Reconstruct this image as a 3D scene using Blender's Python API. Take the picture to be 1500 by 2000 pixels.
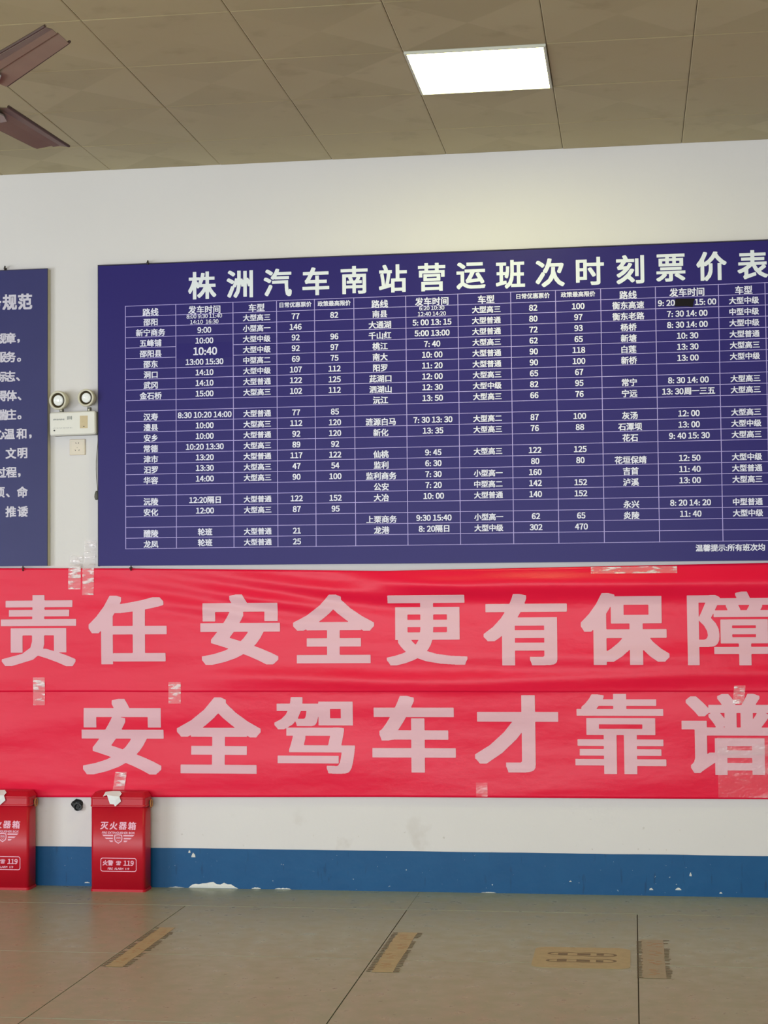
import bpy, bmesh, math, random
import numpy as np
from mathutils import Vector, Matrix, noise

# ------------------------------------------------------------------ clearing
for _o in list(bpy.data.objects):
    bpy.data.objects.remove(_o, do_unlink=True)
random.seed(4)
SC = bpy.context.scene
COL = SC.collection

# ------------------------------------------------------------------ camera
F_PX, YAW, PITCH, ROLL, EYE, DIST = 3287.1355, 0.14567, 0.04822, -0.00885, 1.5176, 8.5753
_f = Vector((-math.sin(YAW) * math.cos(PITCH), math.cos(YAW) * math.cos(PITCH), math.sin(PITCH)))
_r0 = Vector((math.cos(YAW), math.sin(YAW), 0))
_u0 = _r0.cross(_f)
_r = _r0 * math.cos(ROLL) + _u0 * math.sin(ROLL)
_u = _u0 * math.cos(ROLL) - _r0 * math.sin(ROLL)
cam = bpy.data.cameras.new('camera')
cam.sensor_fit = 'HORIZONTAL'
cam.sensor_width = 36.0
cam.lens = F_PX * 36.0 / 1500.0
cam_o = bpy.data.objects.new('camera', cam)
COL.objects.link(cam_o)
cam_o.matrix_world = Matrix(((_r.x, _u.x, -_f.x, 0), (_r.y, _u.y, -_f.y, -DIST), (_r.z, _u.z, -_f.z, EYE), (0, 0, 0, 1)))
SC.camera = cam_o

# ------------------------------------------------------------------ world, lights, exposure
world = bpy.data.worlds.new('world')
SC.world = world
world.use_nodes = True
world.node_tree.nodes['Background'].inputs[0].default_value = (0.80, 0.88, 1.0, 1)
world.node_tree.nodes['Background'].inputs[1].default_value = 1.0

SC.view_settings.view_transform = 'Standard'
SC.view_settings.look = 'None'
SC.view_settings.gamma = 1.0
SC.view_settings.use_curve_mapping = False
SC.view_settings.exposure = 0.0
SC.cycles.max_bounces = 8
SC.cycles.diffuse_bounces = 5

# hall limits (metres): front wall is the plane Y = 0
X0, X1, YB, H = -7.64, 4.38, -12.44, 3.7845


def daylight(name, loc, rot, sx, sy, power, col):
    l = bpy.data.lights.new(name, 'AREA')
    l.shape = 'RECTANGLE'
    l.size, l.size_y = sx, sy
    l.energy = power
    l.color = col
    o = bpy.data.objects.new(name, l)
    COL.objects.link(o)
    o.location = loc
    o.rotation_euler = rot
    return o


# daylight coming in through the glazed back of the hall and the left side entrance
daylight('daylight_back', (-2.6, YB - 0.15, 1.35), (math.radians(90), 0, 0), 8.0, 2.5, 590, (0.88, 0.95, 1.0))
daylight('daylight_left', (X0 - 0.15, -7.5, 1.3), (math.radians(90), 0, math.radians(-90)), 5.0, 2.4, 430, (0.88, 0.95, 1.0))


# ------------------------------------------------------------------ helpers
def srgb(r, g, b):
    def c(v):
        v /= 255.0
        return v / 12.92 if v <= 0.04045 else ((v + 0.055) / 1.055) ** 2.4
    return (c(r), c(g), c(b), 1.0)


def mat(name, col, rough=0.6, spec=0.5, metal=0.0, var=0.0, vscale=6.0, bump=0.0, bscale=60.0, alpha=1.0, sheen=0.0,
        emit=None, estr=0.0, coat=0.0):
    m = bpy.data.materials.new(name)
    m.use_nodes = True
    nt = m.node_tree
    b = nt.nodes['Principled BSDF']
    b.inputs['Base Color'].default_value = col
    b.inputs['Roughness'].default_value = rough
    b.inputs['Specular IOR Level'].default_value = spec
    b.inputs['Metallic'].default_value = metal
    b.inputs['Alpha'].default_value = alpha
    b.inputs['Coat Weight'].default_value = coat
    b.inputs['Sheen Weight'].default_value = sheen
    if emit:
        b.inputs['Emission Color'].default_value = emit
        b.inputs['Emission Strength'].default_value = estr
    g = nt.nodes.new('ShaderNodeNewGeometry')
    if var > 0:
        n = nt.nodes.new('ShaderNodeTexNoise')
        n.inputs['Scale'].default_value = vscale
        n.inputs['Detail'].default_value = 6
        nt.links.new(g.outputs['Position'], n.inputs['Vector'])
        mx = nt.nodes.new('ShaderNodeMix')
        mx.data_type = 'RGBA'
        mx.inputs[6].default_value = [c * (1 - var) for c in col[:3]] + [1]
        mx.inputs[7].default_value = [min(1, c * (1 + var)) for c in col[:3]] + [1]
        nt.links.new(n.outputs['Fac'], mx.inputs[0])
        nt.links.new(mx.outputs[2], b.inputs['Base Color'])
    if bump > 0:
        n2 = nt.nodes.new('ShaderNodeTexNoise')
        n2.inputs['Scale'].default_value = bscale
        n2.inputs['Detail'].default_value = 5
        nt.links.new(g.outputs['Position'], n2.inputs['Vector'])
        bp = nt.nodes.new('ShaderNodeBump')
        bp.inputs['Strength'].default_value = bump
        bp.inputs['Distance'].default_value = 0.002
        nt.links.new(n2.outputs['Fac'], bp.inputs['Height'])
        nt.links.new(bp.outputs['Normal'], b.inputs['Normal'])
    return m


class NT:
    """small node-graph shorthand on a material's tree"""
    def __init__(s, m):
        s.t = m.node_tree
        s.b = s.t.nodes['Principled BSDF']
        s.pos = s.t.nodes.new('ShaderNodeNewGeometry').outputs['Position']

    def link(s, a, b):
        s.t.links.new(a, b)

    def noise(s, scale, detail=4, vec=None, stretch=None):
        v = vec or s.pos
        if stretch:
            mp = s.t.nodes.new('ShaderNodeMapping')
            mp.inputs['Scale'].default_value = stretch
            s.link(v, mp.inputs[0])
            v = mp.outputs[0]
        n = s.t.nodes.new('ShaderNodeTexNoise')
        n.inputs['Scale'].default_value = scale
        n.inputs['Detail'].default_value = detail
        s.link(v, n.inputs['Vector'])
        return n.outputs['Fac']

    def ramp(s, fac, a, b, va=0.0, vb=1.0):
        r = s.t.nodes.new('ShaderNodeMapRange')
        r.interpolation_type = 'SMOOTHSTEP'
        for i, v in enumerate((a, b, va, vb)):
            r.inputs[i + 1].default_value = v
        s.link(fac, r.inputs[0])
        return r.outputs[0]

    def math(s, op, a, b=None, c=None):
        n = s.t.nodes.new('ShaderNodeMath')
        n.operation = op
        for i, v in enumerate((a, b, c)):
            if v is None:
                continue
            if isinstance(v, (int, float)):
                n.inputs[i].default_value = v
            else:
                s.link(v, n.inputs[i])
        return n.outputs[0]

    def sep(s, v):
        n = s.t.nodes.new('ShaderNodeSeparateXYZ')
        s.link(v, n.inputs[0])
        return n.outputs

    def mix(s, fac, a, b):
        n = s.t.nodes.new('ShaderNodeMix')
        n.data_type = 'RGBA'
        for i, v in ((0, fac), (6, a), (7, b)):
            if isinstance(v, (int, float, tuple, list)):
                n.inputs[i].default_value = v
            else:
                s.link(v, n.inputs[i])
        return n.outputs[2]

    def bump(s, h, strength=0.3, dist=0.002):
        n = s.t.nodes.new('ShaderNodeBump')
        n.inputs['Strength'].default_value = strength
        n.inputs['Distance'].default_value = dist
        s.link(h, n.inputs['Height'])
        s.link(n.outputs[0], s.b.inputs['Normal'])


class MB:
    def __init__(s):
        s.v, s.f = [], []

    def add(s, vs, fs):
        n = len(s.v)
        s.v += [tuple(v) for v in vs]
        s.f += [tuple(i + n for i in f) for f in fs]

    def box(s, x0, x1, y0, y1, z0, z1):
        s.add([(x, y, z) for z in (z0, z1) for y in (y0, y1) for x in (x0, x1)],
              [(0, 2, 3, 1), (4, 5, 7, 6), (0, 1, 5, 4), (2, 6, 7, 3), (0, 4, 6, 2), (1, 3, 7, 5)])

    def quad_xz(s, x0, x1, z0, z1, y):
        s.add([(x0, y, z0), (x1, y, z0), (x1, y, z1), (x0, y, z1)], [(0, 1, 2, 3)])

    def ring(s, loops, close=True):
        """loops: list of equal-length vertex rings; bridged in order"""
        n = len(loops[0])
        vs = [v for l in loops for v in l]
        fs = []
        for k in range(len(loops) - 1):
            for i in range(n):
                j = (i + 1) % n
                fs.append((k * n + i, k * n + j, (k + 1) * n + j, (k + 1) * n + i))
        if close:
            fs.append(tuple(range(n))[::-1])
            fs.append(tuple((len(loops) - 1) * n + i for i in range(n)))
        s.add(vs, fs)

    def build(s, name, m, parent=None, smooth=False, bevel=0.0):
        me = bpy.data.meshes.new(name)
        me.from_pydata(s.v, [], s.f)
        me.update()
        bm = bmesh.new()
        bm.from_mesh(me)
        if not getattr(s, 'flat', False):
            bmesh.ops.recalc_face_normals(bm, faces=bm.faces)
        if bevel:
            bmesh.ops.bevel(bm, geom=list(bm.edges), offset=bevel, segments=2, affect='EDGES', profile=0.5)
        for f in bm.faces:
            f.smooth = smooth
        bm.to_mesh(me)
        bm.free()
        if isinstance(m, (list, tuple)):
            for mm in m:
                me.materials.append(mm)
        else:
            me.materials.append(m)
        o = bpy.data.objects.new(name, me)
        COL.objects.link(o)
        if parent:
            o.parent = parent
        return o


def tag(o, label=None, cat=None, group=None, kind=None):
    for k, v in (('label', label), ('category', cat), ('group', group), ('kind', kind)):
        if v:
            o[k] = v
    return o


def empty(name, loc, label, cat, group=None):
    o = bpy.data.objects.new(name, None)
    o.empty_display_size = 0.1
    COL.objects.link(o)
    o.location = loc
    return tag(o, label, cat, group)


def tube(mb, pts, r, n=8):
    pts = [Vector(p) for p in pts]
    loops = []
    for i, p in enumerate(pts):
        d = (pts[min(i + 1, len(pts) - 1)] - pts[max(i - 1, 0)]).normalized()
        a = d.cross(Vector((0, 0, 1)))
        if a.length < 0.05:
            a = d.cross(Vector((0, 1, 0)))
        a.normalize()
        b = d.cross(a)
        loops.append([tuple(p + (a * math.cos(t) + b * math.sin(t)) * r) for t in [2 * math.pi * k / n for k in range(n)]])
    mb.ring(loops)


def rrect(w, h, r, n=5):
    """rounded rectangle outline, counter-clockwise, centred"""
    out = []
    for cx, cy, a0 in ((w / 2 - r, h / 2 - r, 0), (-w / 2 + r, h / 2 - r, 90), (-w / 2 + r, -h / 2 + r, 180), (w / 2 - r, -h / 2 + r, 270)):
        for k in range(n + 1):
            a = math.radians(a0 + 90 * k / n)
            out.append((cx + r * math.cos(a), cy + r * math.sin(a)))
    return out


# -------- lettering: glyph faces of Blender's own built-in font, thickened by shifted layers
_cache = {}


def glyphs(body):
    if body in _cache:
        return _cache[body]
    if len(body) > 1 and any(ch.isdigit() for ch in body) and not any('A' <= ch <= 'Z' for ch in body):
        # figures: the full-width figures of the same face, set close together
        V, Fc, x = [], [], 0.0
        for ch in body:
            adv = 0.556 if ch.isdigit() else {' ': 0.25, ':': 0.27}.get(ch, 1.0)
            if ch != ' ':
                vs, fs, (a, b, c, d) = glyphs(chr(ord(ch) + 0xFEE0) if ch.isdigit() else ch)
                n = len(V)
                V += [((v[0] - (a + b) / 2) * (0.87 if ch.isdigit() else 1) + x + adv / 2, v[1]) for v in vs]
                Fc += [tuple(i + n for i in f) for f in fs]
            x += adv
        xs, ys = [v[0] for v in V], [v[1] for v in V]
        _cache[body] = (V, Fc, (min(xs), max(xs), min(ys), max(ys)))
        return _cache[body]
    c = bpy.data.curves.new('glyph', 'FONT')
    c.body = body
    c.fill_mode = 'FRONT'
    c.resolution_u = 3
    o = bpy.data.objects.new('glyph', c)
    COL.objects.link(o)
    bpy.context.view_layer.update()
    ev = o.evaluated_get(bpy.context.evaluated_depsgraph_get())
    me = ev.to_mesh()
    vs = [(v.co.x, v.co.y) for v in me.vertices]
    fs = [tuple(p.vertices) for p in me.polygons]
    ev.to_mesh_clear()
    bpy.data.objects.remove(o, do_unlink=True)
    bpy.data.curves.remove(c)
    xs = [v[0] for v in vs] or [0]
    ys = [v[1] for v in vs] or [0]
    _cache[body] = (vs, fs, (min(xs), max(xs), min(ys), max(ys)))
    return _cache[body]


DIAG = [(-1, -1), (1, -1), (-1, 1), (1, 1)]
SIX = [(-1, -1), (0, -1), (1, -1), (-1, 1), (0, 1), (1, 1)]


def write(mb, body, cx, cz, em, y, wx=0.02, wz=0.015, sx=1.0, shifts=DIAG, anchor='c', vcen=None, slant=0.0):
    """centre the string at (cx, cz) on the plane y; em = letter size in metres"""
    vs, fs, (a, b, c, d) = glyphs(body)
    mx = (a + b) / 2 if anchor == 'c' else a
    mz = (c + d) / 2 if vcen is None else vcen
    for k, (i, j) in enumerate(shifts):
        yy = y - 0.00012 * k
        mb.add([(cx + ((x - mx) * sx + i * wx + slant * (z - mz)) * em, yy, cz + (z - mz + j * wz) * em) for x, z in vs], fs)


def solid_glyph(ch, w, h, rx, rz, cell):
    """one clean face sheet for a heavy character: the glyph stretched to w x h, its strokes widened by rx and rz
    (rasterised at half a cell, widened, then traced by marching squares)"""
    vs, fs, (a, b, c, d) = glyphs(ch)
    q = cell / 2
    kx, kz = (w - 2 * rx) / (b - a), (h - 2 * rz) / (d - c)
    P = np.array([((x - a) * kx + rx, (z - c) * kz + rz) for x, z in vs])
    nx, nz = int(math.ceil(w / q)) + 8, int(math.ceil(h / q)) + 8
    nx += nx % 2
    nz += nz % 2
    G_ = np.zeros((nx, nz), bool)
    xc = (np.arange(nx) - 4 + 0.5) * q
    zc_ = (np.arange(nz) - 4 + 0.5) * q
    for f in fs:
        for t in range(1, len(f) - 1):
            p = P[[f[0], f[t], f[t + 1]]]
            i0, i1 = np.searchsorted(xc, [p[:, 0].min() - 1e-9, p[:, 0].max() + 1e-9])
            j0, j1 = np.searchsorted(zc_, [p[:, 1].min() - 1e-9, p[:, 1].max() + 1e-9])
            if i1 <= i0 or j1 <= j0:
                continue
            X, Z = np.meshgrid(xc[i0:i1], zc_[j0:j1], indexing='ij')
            e = []
            for u in range(3):
                A, B = p[u], p[(u + 1) % 3]
                e.append((B[0] - A[0]) * (Z - A[1]) - (B[1] - A[1]) * (X - A[0]))
            ins = ((e[0] >= -1e-12) & (e[1] >= -1e-12) & (e[2] >= -1e-12)) | ((e[0] <= 1e-12) & (e[1] <= 1e-12) & (e[2] <= 1e-12))
            G_[i0:i1, j0:j1] |= ins
    for ax, r in ((0, rx), (1, rz)):
        n = int(round(r / q))
        S_ = G_.copy()
        for t in range(1, n + 1):
            S_ |= np.roll(G_, t, ax) | np.roll(G_, -t, ax)
        G_ = S_
    g4 = G_.astype(float).reshape(nx // 2, 2, nz // 2, 2).mean(axis=(1, 3))
    F = g4
    verts, faces, idx = [], [], {}

    def vid(key, x, z):
        if key not in idx:
            idx[key] = len(verts)
            verts.append((x, z))
        return idx[key]
    ox = (-4 + 1.0) * q
    W_, H_ = F.shape
    occ = F >= 0.5
    for i in range(W_ - 1):
        for j in range(H_ - 1):
            cor = [(i, j), (i + 1, j), (i + 1, j + 1), (i, j + 1)]
            o = [occ[k] for k in cor]
            if not any(o):
                continue
            poly = []
            for u in range(4):
                A, B = cor[u], cor[(u + 1) % 4]
                if o[u]:
                    poly.append(vid(A, ox + A[0] * cell, ox + A[1] * cell))
                if o[u] != o[(u + 1) % 4]:
                    fa, fb = F[A], F[B]
                    t = (0.5 - fa) / (fb - fa)
                    K = tuple(sorted((A, B)))
                    poly.append(vid(K, ox + (A[0] + (B[0] - A[0]) * t) * cell, ox + (A[1] + (B[1] - A[1]) * t) * cell))
            if len(poly) >= 3:
                faces.append(tuple(poly))
    return verts, faces


def write_fit(mb, body, x0, x1, z0, z1, y, wx, wz, shifts=SIX):
    vs, fs, (a, b, c, d) = glyphs(body)
    kx = (x1 - x0 - 2 * wx) / (b - a)
    kz = (z1 - z0 - 2 * wz) / (d - c)
    for k, (i, j) in enumerate(shifts):
        mb.add([(x0 + wx + (x - a) * kx + i * wx, y - 0.0002 * k, z0 + wz + (z - c) * kz + j * wz) for x, z in vs], fs)


# ------------------------------------------------------------------ materials
M = {}
M['frame'] = mat('white_frame_paint', srgb(222, 222, 218), 0.45)
M['joint'] = mat('dark_joint', srgb(62, 54, 42), 0.85)
M['plain_wall'] = mat('plain_wall', srgb(206, 204, 198), 0.75)

# front wall: white emulsion with faint grey and brown scuffs low down
m = M['wall'] = mat('white_wall_paint', srgb(214, 212, 206), 0.62, 0.3)
g = NT(m)
z = g.sep(g.pos)[2]
low = g.ramp(z, 0.55, 0.12, 0.0, 1.0)
sc1 = g.ramp(g.noise(5.0, 5), 0.60, 0.72)
sc2 = g.ramp(g.noise(38.0, 6), 0.66, 0.76)
soft = g.noise(1.3, 3)
base = g.mix(soft, srgb(217, 212, 212), srgb(224, 219, 219))
f1 = g.math('MULTIPLY', g.math('MULTIPLY', sc1, low), 0.30)
base = g.mix(f1, base, srgb(168, 152, 138))
f2 = g.math('MULTIPLY', g.math('MULTIPLY', sc2, low), 0.5)
base = g.mix(f2, base, srgb(150, 135, 118))
g.link(base, g.b.inputs['Base Color'])
g.bump(g.noise(45.0, 6), 0.25, 0.002)

# blue skirting paint
m = M['blue'] = mat('blue_skirting_paint', srgb(30, 84, 130), 0.4, 0.22)
g = NT(m)
c = g.mix(g.noise(7, 5), srgb(16, 76, 126), srgb(26, 88, 138))
runs = g.ramp(g.noise(9, 4, stretch=(4.0, 1, 0.7)), 0.62, 0.72)
c = g.mix(g.math('MULTIPLY', runs, 0.45), c, srgb(18, 48, 88))
spk = g.ramp(g.noise(60, 3), 0.735, 0.76)
c = g.mix(g.math('MULTIPLY', spk, 0.7), c, srgb(180, 195, 205))
g.link(c, g.b.inputs['Base Color'])
g.bump(g.noise(25, 4), 0.3, 0.003)
M['plaster'] = mat('bare_plaster', srgb(222, 222, 220), 0.9, bump=0.8, bscale=150)

# floor tiles
m = M['tile'] = mat('floor_stone', srgb(152, 147, 120), 0.3, 0.22)
g = NT(m)
c = g.mix(g.noise(1.6, 6), srgb(148, 154, 133), srgb(162, 168, 148))
c = g.mix(g.math('MULTIPLY', g.ramp(g.noise(34, 6), 0.60, 0.74), 0.55), c, srgb(188, 180, 152))
c = g.mix(g.math('MULTIPLY', g.ramp(g.noise(27, 6, stretch=(1.3, 0.8, 1)), 0.64, 0.76), 0.55), c, srgb(86, 76, 58))
g.link(c, g.b.inputs['Base Color'])
g.link(g.ramp(g.noise(12, 6), 0.3, 0.75, 0.27, 0.42), g.b.inputs['Roughness'])
g.bump(g.noise(20, 6), 0.12, 0.002)

# ceiling tiles: tan sheet, with the lighter and darker perforated triangles of each tile
m = M['ctile'] = mat('tan_ceiling_sheet', srgb(168, 152, 120), 0.55, 0.35)
g = NT(m)
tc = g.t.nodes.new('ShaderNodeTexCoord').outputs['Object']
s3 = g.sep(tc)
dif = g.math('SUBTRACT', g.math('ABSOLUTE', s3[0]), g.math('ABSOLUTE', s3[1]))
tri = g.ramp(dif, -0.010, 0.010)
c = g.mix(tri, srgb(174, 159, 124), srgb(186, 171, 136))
c = g.mix(g.ramp(g.noise(0.9, 4), 0.35, 0.65), c, srgb(180, 163, 126))
c = g.mix(g.math('MULTIPLY', g.ramp(g.noise(7, 6), 0.55, 0.75), 0.35), c, srgb(150, 132, 98))
g.link(c, g.b.inputs['Base Color'])
g.bump(g.noise(120, 3), 0.15, 0.001)
M['cplain'] = mat('tan_ceiling_plain', srgb(180, 164, 128), 0.55, 0.35)
M['cgrid'] = mat('ceiling_joint', srgb(150, 132, 98), 0.8)

# lamp
M['diffuser'] = mat('lamp_diffuser', srgb(250, 250, 240), 0.5, emit=(1.0, 0.985, 0.36, 1), estr=21.0)
M['lamp_frame'] = mat('lamp_frame_metal', srgb(206, 204, 190), 0.4)

# boards
M['board'] = mat('printed_blue_vinyl', srgb(47, 39, 110), 0.33, 0.13, var=0.05, vscale=3, bump=0.1, bscale=9)
M['lboard'] = mat('faded_blue_vinyl', srgb(60, 60, 110), 0.33, 0.16, var=0.08, vscale=4, bump=0.15, bscale=9)
M['edge'] = mat('board_edge_strip', srgb(190, 182, 162), 0.6, var=0.18, vscale=14)
M['rim'] = mat('board_dark_rim', srgb(44, 38, 62), 0.6)
M['white_ink'] = mat('white_print', srgb(226, 230, 238), 0.5)
M['cell_ink'] = mat('pale_print', srgb(226, 224, 244), 0.5)
M['line_ink'] = mat('lilac_print', srgb(172, 158, 222), 0.5)
M['faded_ink'] = mat('faded_print', srgb(206, 200, 216), 0.5)
M['patch'] = mat('patch_vinyl', srgb(44, 35, 110), 0.33, 0.12)
M['black_tape'] = mat('black_tape', srgb(22, 17, 22), 0.5, 0.12)
M['iron'] = mat('dark_iron', srgb(62, 54, 48), 0.6, metal=0.4)

# banners
def banner_mat(name, col, dark):
    m = mat(name, col, 0.33, 0.24)
    g = NT(m)
    c = g.mix(g.noise(2.2, 4), col, dark)
    g.link(c, g.b.inputs['Base Color'])
    fine = g.noise(16, 5, stretch=(1, 1, 1.6))
    weave = g.noise(3.5, 3, stretch=(0.6, 1, 2.2))
    h = g.math('ADD', g.math('MULTIPLY', fine, 0.35), weave)
    g.bump(h, 0.30, 0.010)
    return m


M['red_cloth'] = banner_mat('red_banner_cloth', srgb(236, 20, 68), srgb(228, 16, 54))
M['pink_ink'] = banner_mat('pale_banner_print', srgb(226, 178, 190), srgb(222, 170, 184))
for key, nm, lo_a, hi_a in (('tape', 'clear_tape', 0.10, 0.62), ('film', 'clear_film', 0.04, 0.16)):
    m = M[key] = mat(nm, srgb(250, 240, 244), 0.12, 0.9)
    g = NT(m)
    cr = g.noise(30 if key == 'tape' else 7, 3, stretch=(0.5, 1, 2.0))
    g.link(g.ramp(cr, 0.50, 0.66, lo_a, hi_a), g.b.inputs['Alpha'])  # denser white streaks in the alpha stand in for glints on the plastic
    g.bump(cr, 0.8, 0.006)

# fire boxes
M['red_metal'] = mat('red_enamel', srgb(192, 12, 38), 0.40, 0.5, var=0.05, vscale=9, bump=0.06, bscale=14)
M['pink_print'] = mat('box_print', srgb(238, 178, 200), 0.5)
M['brass'] = mat('tan_latch', srgb(190, 132, 74), 0.5)
M['paper'] = mat('white_paper', srgb(232, 232, 236), 0.85)

M['abs'] = mat('off_white_plastic', srgb(224, 220, 214), 0.4, var=0.03, vscale=20)
M['abs_yellow'] = mat('yellowed_plastic', srgb(210, 203, 184), 0.45)
M['grey_plastic'] = mat('grey_plastic', srgb(96, 94, 84), 0.6)
M['dark_cup'] = mat('lamp_cup', srgb(92, 80, 58), 0.3, metal=0.5)
M['glass_white'] = mat('bulb_glass', srgb(246, 246, 246), 0.12, 0.8)
M['socket'] = mat('socket_plastic', srgb(222, 208, 192), 0.45)
M['black'] = mat('black_plastic', srgb(22, 24, 26), 0.45, bump=0.5, bscale=90)
M['orange'] = mat('orange_label', srgb(204, 184, 148), 0.6, var=0.1, vscale=60)
M['print_grey'] = mat('grey_print', srgb(150, 152, 150), 0.6)
M['cable'] = mat('grey_cable', srgb(150, 144, 134), 0.6)
M['fan_blade'] = mat('brown_fan_enamel', srgb(122, 104, 90), 0.38, 0.5, metal=0.1, var=0.2, vscale=9)
M['fan_edge'] = mat('dark_fan_edge', srgb(66, 46, 40), 0.5)
M['fan_iron'] = mat('pale_fan_bracket', srgb(176, 176, 170), 0.35, metal=0.4)
M['sticker'] = mat('worn_yellow_sticker', srgb(172, 164, 124), 0.5, var=0.22, vscale=28)
M['sticker_dull'] = mat('faded_floor_sticker', srgb(156, 154, 130), 0.5, var=0.12, vscale=28)
M['sticker_ink'] = mat('sticker_dark_print', srgb(112, 106, 80), 0.6, var=0.25, vscale=60)
M['sticker_red'] = mat('sticker_orange_print', srgb(172, 142, 106), 0.6, var=0.2, vscale=50)

# ------------------------------------------------------------------ the hall shell
mb = MB(); mb.box(X0 - 0.2, X1 + 0.2, 0, 0.2, -0.1, H + 0.15)
tag(mb.build('wall_front', M['wall']), kind='structure')
mb = MB(); mb.box(X1, X1 + 0.2, YB - 0.2, 0, -0.1, H + 0.15)
tag(mb.build('wall_right', M['plain_wall']), kind='structure')


def wall_with_hole(name, along, a0, a1, t0, t1, h0, h1, z0, z1):
    mb = MB()

    def b(u0, u1, w0, w1):
        if along == 'x':
            mb.box(u0, u1, t0, t1, w0, w1)
        else:
            mb.box(t0, t1, u0, u1, w0, w1)
    b(a0, h0, -0.1, H + 0.15); b(h1, a1, -0.1, H + 0.15); b(h0, h1, -0.1, z0); b(h0, h1, z1, H + 0.15)
    return tag(mb.build(name, M['plain_wall']), kind='structure')


wall_with_hole('wall_back', 'x', X0, X1, YB - 0.2, YB, -6.6, 1.4, 0.1, 2.6)
wall_with_hole('wall_left', 'y', YB - 0.2, 0, X0 - 0.2, X0, -10.0, -5.0, 0.1, 2.5)


def window(name, along, a0, a1, t, z0, z1, n):
    mb = MB()
    w = 0.06

    def b(u0, u1, w0, w1):
        if along == 'x':
            mb.box(u0, u1, t - 0.03, t + 0.03, w0, w1)
        else:
            mb.box(t - 0.03, t + 0.03, u0, u1, w0, w1)
    b(a0, a1, z0, z0 + w); b(a0, a1, z1 - w, z1)
    for k in range(n + 1):
        u = a0 + (a1 - a0 - w) * k / n
        b(u, u + w, z0 + w, z1 - w)
    return tag(mb.build(name, M['frame']), kind='structure')


window('window_1', 'x', -6.6, 1.4, YB - 0.06, 0.1, 2.6, 5)
window('window_2', 'y', -10.0, -5.0, X0 - 0.06, 0.1, 2.5, 3)

# ---- floor: slab with large stone tiles
mb = MB(); mb.box(X0, X1, YB, 0, -0.1, -0.005)
floor = tag(mb.build('floor', M['joint']), kind='structure')
TX, TP = -2.184, 1.0925
G = 0.0022


def tile_mesh(name, w, d, th, m, bev=0.0006):
    mb = MB()
    o0 = [(-w / 2, -d / 2), (w / 2, -d / 2), (w / 2, d / 2), (-w / 2, d / 2)]
    i0 = [(x - math.copysign(bev, x), y - math.copysign(bev, y)) for x, y in o0]
    mb.ring([[(x, y, -th) for x, y in o0], [(x, y, -bev) for x, y in o0], [(x, y, 0) for x, y in i0]])
    me_o = mb.build(name, m)
    me = me_o.data
    bpy.data.objects.remove(me_o)
    return me


xs = [X0] + [TX + TP * k for k in range(-5, 7) if X0 + 0.05 < TX + TP * k < X1 - 0.05] + [X1]
ys = [-0.49 - 1.095 * k for k in range(0, 11)] + [YB]
_tm = {}
for i in range(len(xs) - 1):
    for j in range(len(ys) - 1):
        w, d = xs[i + 1] - xs[i] - 2 * G, ys[j] - ys[j + 1] - 2 * G
        if d < 0.05:
            continue
        k = (round(w, 3), round(d, 3))
        if k not in _tm:
            _tm[k] = tile_mesh('floor_tile', w, d, 0.006, M['tile'])
        o = bpy.data.objects.new('floor_tile', _tm[k])
        COL.objects.link(o)
        o.location = ((xs[i] + xs[i + 1]) / 2, (ys[j] + ys[j + 1]) / 2, random.uniform(-0.0003, 0))
        o.parent = floor
# border strip by the wall
bx = [X0] + [TX + TP * (k + 0.0) for k in (-4, -2, 1, 3, 5)] + [X1]
for i in range(len(bx) - 1):
    me = tile_mesh('border_tile', bx[i + 1] - bx[i] - 0.001, 0.49 - G, 0.006, M['tile'])
    o = bpy.data.objects.new('border_tile', me)
    COL.objects.link(o)
    o.location = ((bx[i] + bx[i + 1]) / 2, -0.245 + G / 2, 0)
    o.parent = floor

# ---- ceiling: slab with lay-in sheet tiles
mb = MB(); mb.box(X0, X1, YB, 0, H + 0.012, H + 0.15)
ceiling = tag(mb.build('ceiling', M['cgrid']), kind='structure')
CX, CY, CP = -2.715, -0.479, 0.6
cg = 0.0013


def ceil_mesh(w, d, rise=0.004):
    mb = MB()
    def lp(k, zz):
        return [(-w / 2 * k, -d / 2 * k, zz), (w / 2 * k, -d / 2 * k, zz), (w / 2 * k, d / 2 * k, zz), (-w / 2 * k, d / 2 * k, zz)]
    mb.ring([lp(1, 0.012), lp(1, 0.0015), lp(0.985, 0.0)], close=False)
    n = len(mb.v)
    mb.v.append((0, 0, rise))
    b = n - 4
    for i in range(4):
        mb.f.append((b + (i + 1) % 4, b + i, n))
    mb.f.append((0, 1, 2, 3))
    o = mb.build('ceiling_tile', M['ctile'])
    me = o.data
    bpy.data.objects.remove(o)
    return me


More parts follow.
